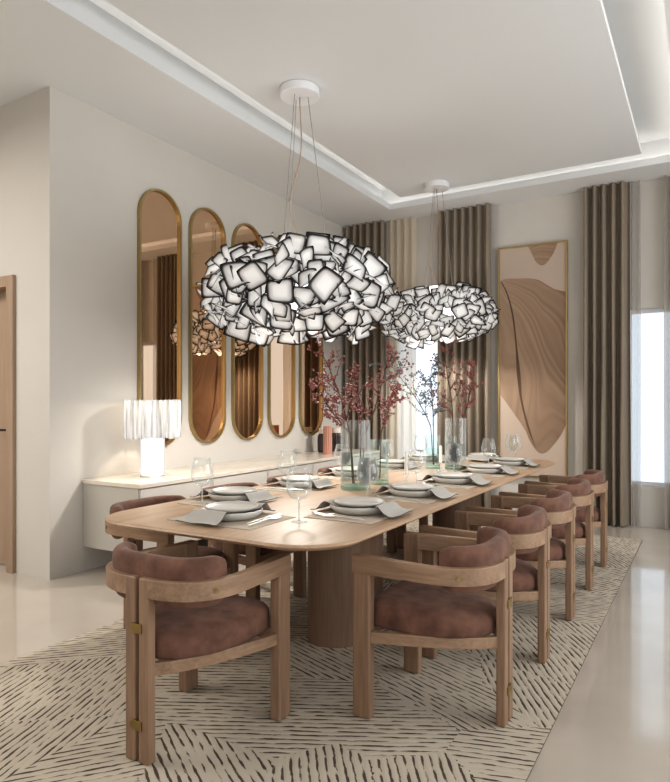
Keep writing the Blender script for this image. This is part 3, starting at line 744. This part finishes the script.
def branch(label, base, z0, tips, seed, wood_m, berry_m, nb=(9, .075), br=.0074):
    """one leaning branch with side twigs and berries"""
    rnd = random.Random(seed); x, y = base
    o = thing('berry_branch', label, 'branch', (x, y, TZ+z0), group='berry branches in glass vases')
    tw = bmesh.new(); be = bmesh.new(); nber = 0
    def berry(p, r):
        bmesh.ops.create_icosphere(be, subdivisions=1, radius=r, matrix=Matrix.Translation(p))
    def grow(p, d, L, r, depth):
        nonlocal nber
        steps = 6; pts = [p.copy()]; q = p.copy(); dd = d.copy()
        for k in range(steps):
            dd = (dd+Vector((rnd.uniform(-.14, .14), rnd.uniform(-.14, .14), rnd.uniform(-.03, .08)))).normalized()
            q = q+dd*L/steps; pts.append(q.copy())
            if depth == 0:
                for _ in range(2):
                    a = rnd.uniform(0, 2*PI); s_ = dd.orthogonal().normalized(); s_.rotate(Matrix.Rotation(a, 3, dd))
                    grow(q, (dd*.75+s_*.75).normalized(), L*rnd.uniform(.22, .46)*(1-.07*k), r*.6, 1)
            if depth == 1 and k >= 1 and rnd.random() < .3:
                s_ = dd.orthogonal().normalized(); s_.rotate(Matrix.Rotation(rnd.uniform(0, 2*PI), 3, dd))
                grow(q, (dd*.7+s_*.8).normalized(), L*.45, r*.6, 2)
            if depth > 0 or k >= 1:
                for _ in range(rnd.choice((1, 1, 1, 2)) if depth else 1):
                    s_ = Vector((rnd.gauss(0, 1), rnd.gauss(0, 1), rnd.gauss(0, 1))).normalized()
                    berry(q+s_*rnd.uniform(.008, .020)-dd*rnd.uniform(0, L/steps), br*rnd.uniform(.75, 1.15)); nber += 1
        tube(tw, pts, [r*(1-.55*k/steps) for k in range(steps+1)], 5)
    for tip in tips:
        b0 = Vector((rnd.uniform(-.02, .02), rnd.uniform(-.02, .02), 0)); v = Vector(tip)
        neck = b0+Vector((v.x*.10, v.y*.10, .31)) if z0 < .2 else b0
        tube(tw, [b0, (b0+neck)/2, neck], .0042, 6)
        d_ = v-neck
        grow(neck, d_.normalized(), d_.length, .005, 0)
    obj('stem', tw, wood_m, o, smooth=True)
    s = obj('berries', be, berry_m, o, smooth=True); s['kind'] = 'stuff'
    return o
# tips are offsets from the branch foot; camera-right is about (+.86,+.51), so each leans within the bouquet
def tip(side, back, up): return (.862*side-.5075*back, .5075*side+.862*back, up)
bx, by = -1.88, 3.44
branch('red berry branch rising left out of the nearer tall vase', (bx-.01, by), .03, [tip(-.17, .05, .80)], 21, M['twig'], M['berry'])
branch('red berry branch reaching far left from the nearer tall vase', (bx-.03, by+.02), .03, [tip(-.24, -.05, .58)], 22, M['twig'], M['berry'])
branch('red berry branch leaning right out of the nearer tall vase', (bx+.02, by-.01), .03, [tip(.23, .05, .78)], 23, M['twig'], M['berry'])
branch('upright red berry branch in the middle of the nearer tall vase', (bx, by+.03), .03, [tip(.05, .12, .68)], 24, M['twig'], M['berry'])
branch('low red berry branch in the small greenish vase', (-1.86, 3.73), .03, [tip(.10, .05, .58)], 25, M['twig'], M['berry'])
branch('pale berry branch leaning left in front of the bright window', (-1.93, 4.84), .03, [tip(-.20, .05, .86)], 26, M['twig_pale'], M['berry_pale'], br=.007)
branch('upright pale berry branch in front of the bright window', (-1.93, 4.84), .03, [tip(-.04, .0, .78)], 27, M['twig_pale'], M['berry_pale'], br=.007)
branch('tall red berry branch in the farther tall vase', (-1.75, 4.88), .03, [tip(-.02, .05, .90)], 28, M['twig'], M['berry'])
branch('red berry branch leaning right from the farther tall vase', (-1.74, 4.90), .03, [tip(.16, .0, .74)], 29, M['twig'], M['berry'])

# ------------------------------------------------------------------ lights
def area(name, loc, rot, sx, sy, e, col=(1, 1, 1)):
    L_ = bpy.data.lights.new(name, 'AREA'); L_.shape = 'RECTANGLE'; L_.size = sx; L_.size_y = sy; L_.energy = e; L_.color = col
    o = bpy.data.objects.new(name, L_); C.objects.link(o); o.location = loc; o.rotation_euler = rot; return o
def point(name, loc, e, size, col):
    L_ = bpy.data.lights.new(name, 'POINT'); L_.energy = e; L_.shadow_soft_size = size; L_.color = col
    o = bpy.data.objects.new(name, L_); C.objects.link(o); o.location = loc; return o
area('fill_right_opening', (2.35, 3.9, 1.8), (0, math.radians(90), 0), 2.2, 4.0, 85, (1, .98, .95))  # added soft fill imitating daylight from the unseen right opening
area('fill_behind_viewer', (0.3, -2.9, 2.0), (math.radians(80), 0, math.radians(15)), 4.5, 2.4, 85, (1, .99, .98))  # added front fill inside the closed back wall, no window there
L_ = bpy.data.lights.new('table_lamp_glow', 'SPOT'); L_.energy = 13; L_.spot_size = math.radians(178); L_.spot_blend = .05; L_.shadow_soft_size = .03; L_.color = (1, .87, .70)
lo = bpy.data.objects.new('table_lamp_glow', L_); C.objects.link(lo); lo.location = (-3.80, 3.60, 1.29)
area('hall_fill', (-5.2, .3, 3.4), (0, 0, 0), 2.0, 2.4, 115, (1, .95, .88))  # added overhead area lamp, out of view, brightens the floor at left
wd = bpy.data.worlds.new('sky'); sc.world = wd; wd.use_nodes = True
bg = wd.node_tree.nodes['Background']; bg.inputs[0].default_value = (.84, .93, 1., 1); bg.inputs[1].default_value = 1.2

# ------------------------------------------------------------------ camera
cd = bpy.data.cameras.new('camera'); cam = bpy.data.objects.new('camera', cd); C.objects.link(cam)
cd.sensor_fit = 'HORIZONTAL'; cd.sensor_width = 36; cd.lens = 36*634/670; cd.shift_y = 12/670
cam.location = (0, 0, 1.28); cam.rotation_euler = (PI/2, 0, math.radians(30.5))
cd.clip_start = .05
sc.camera = cam
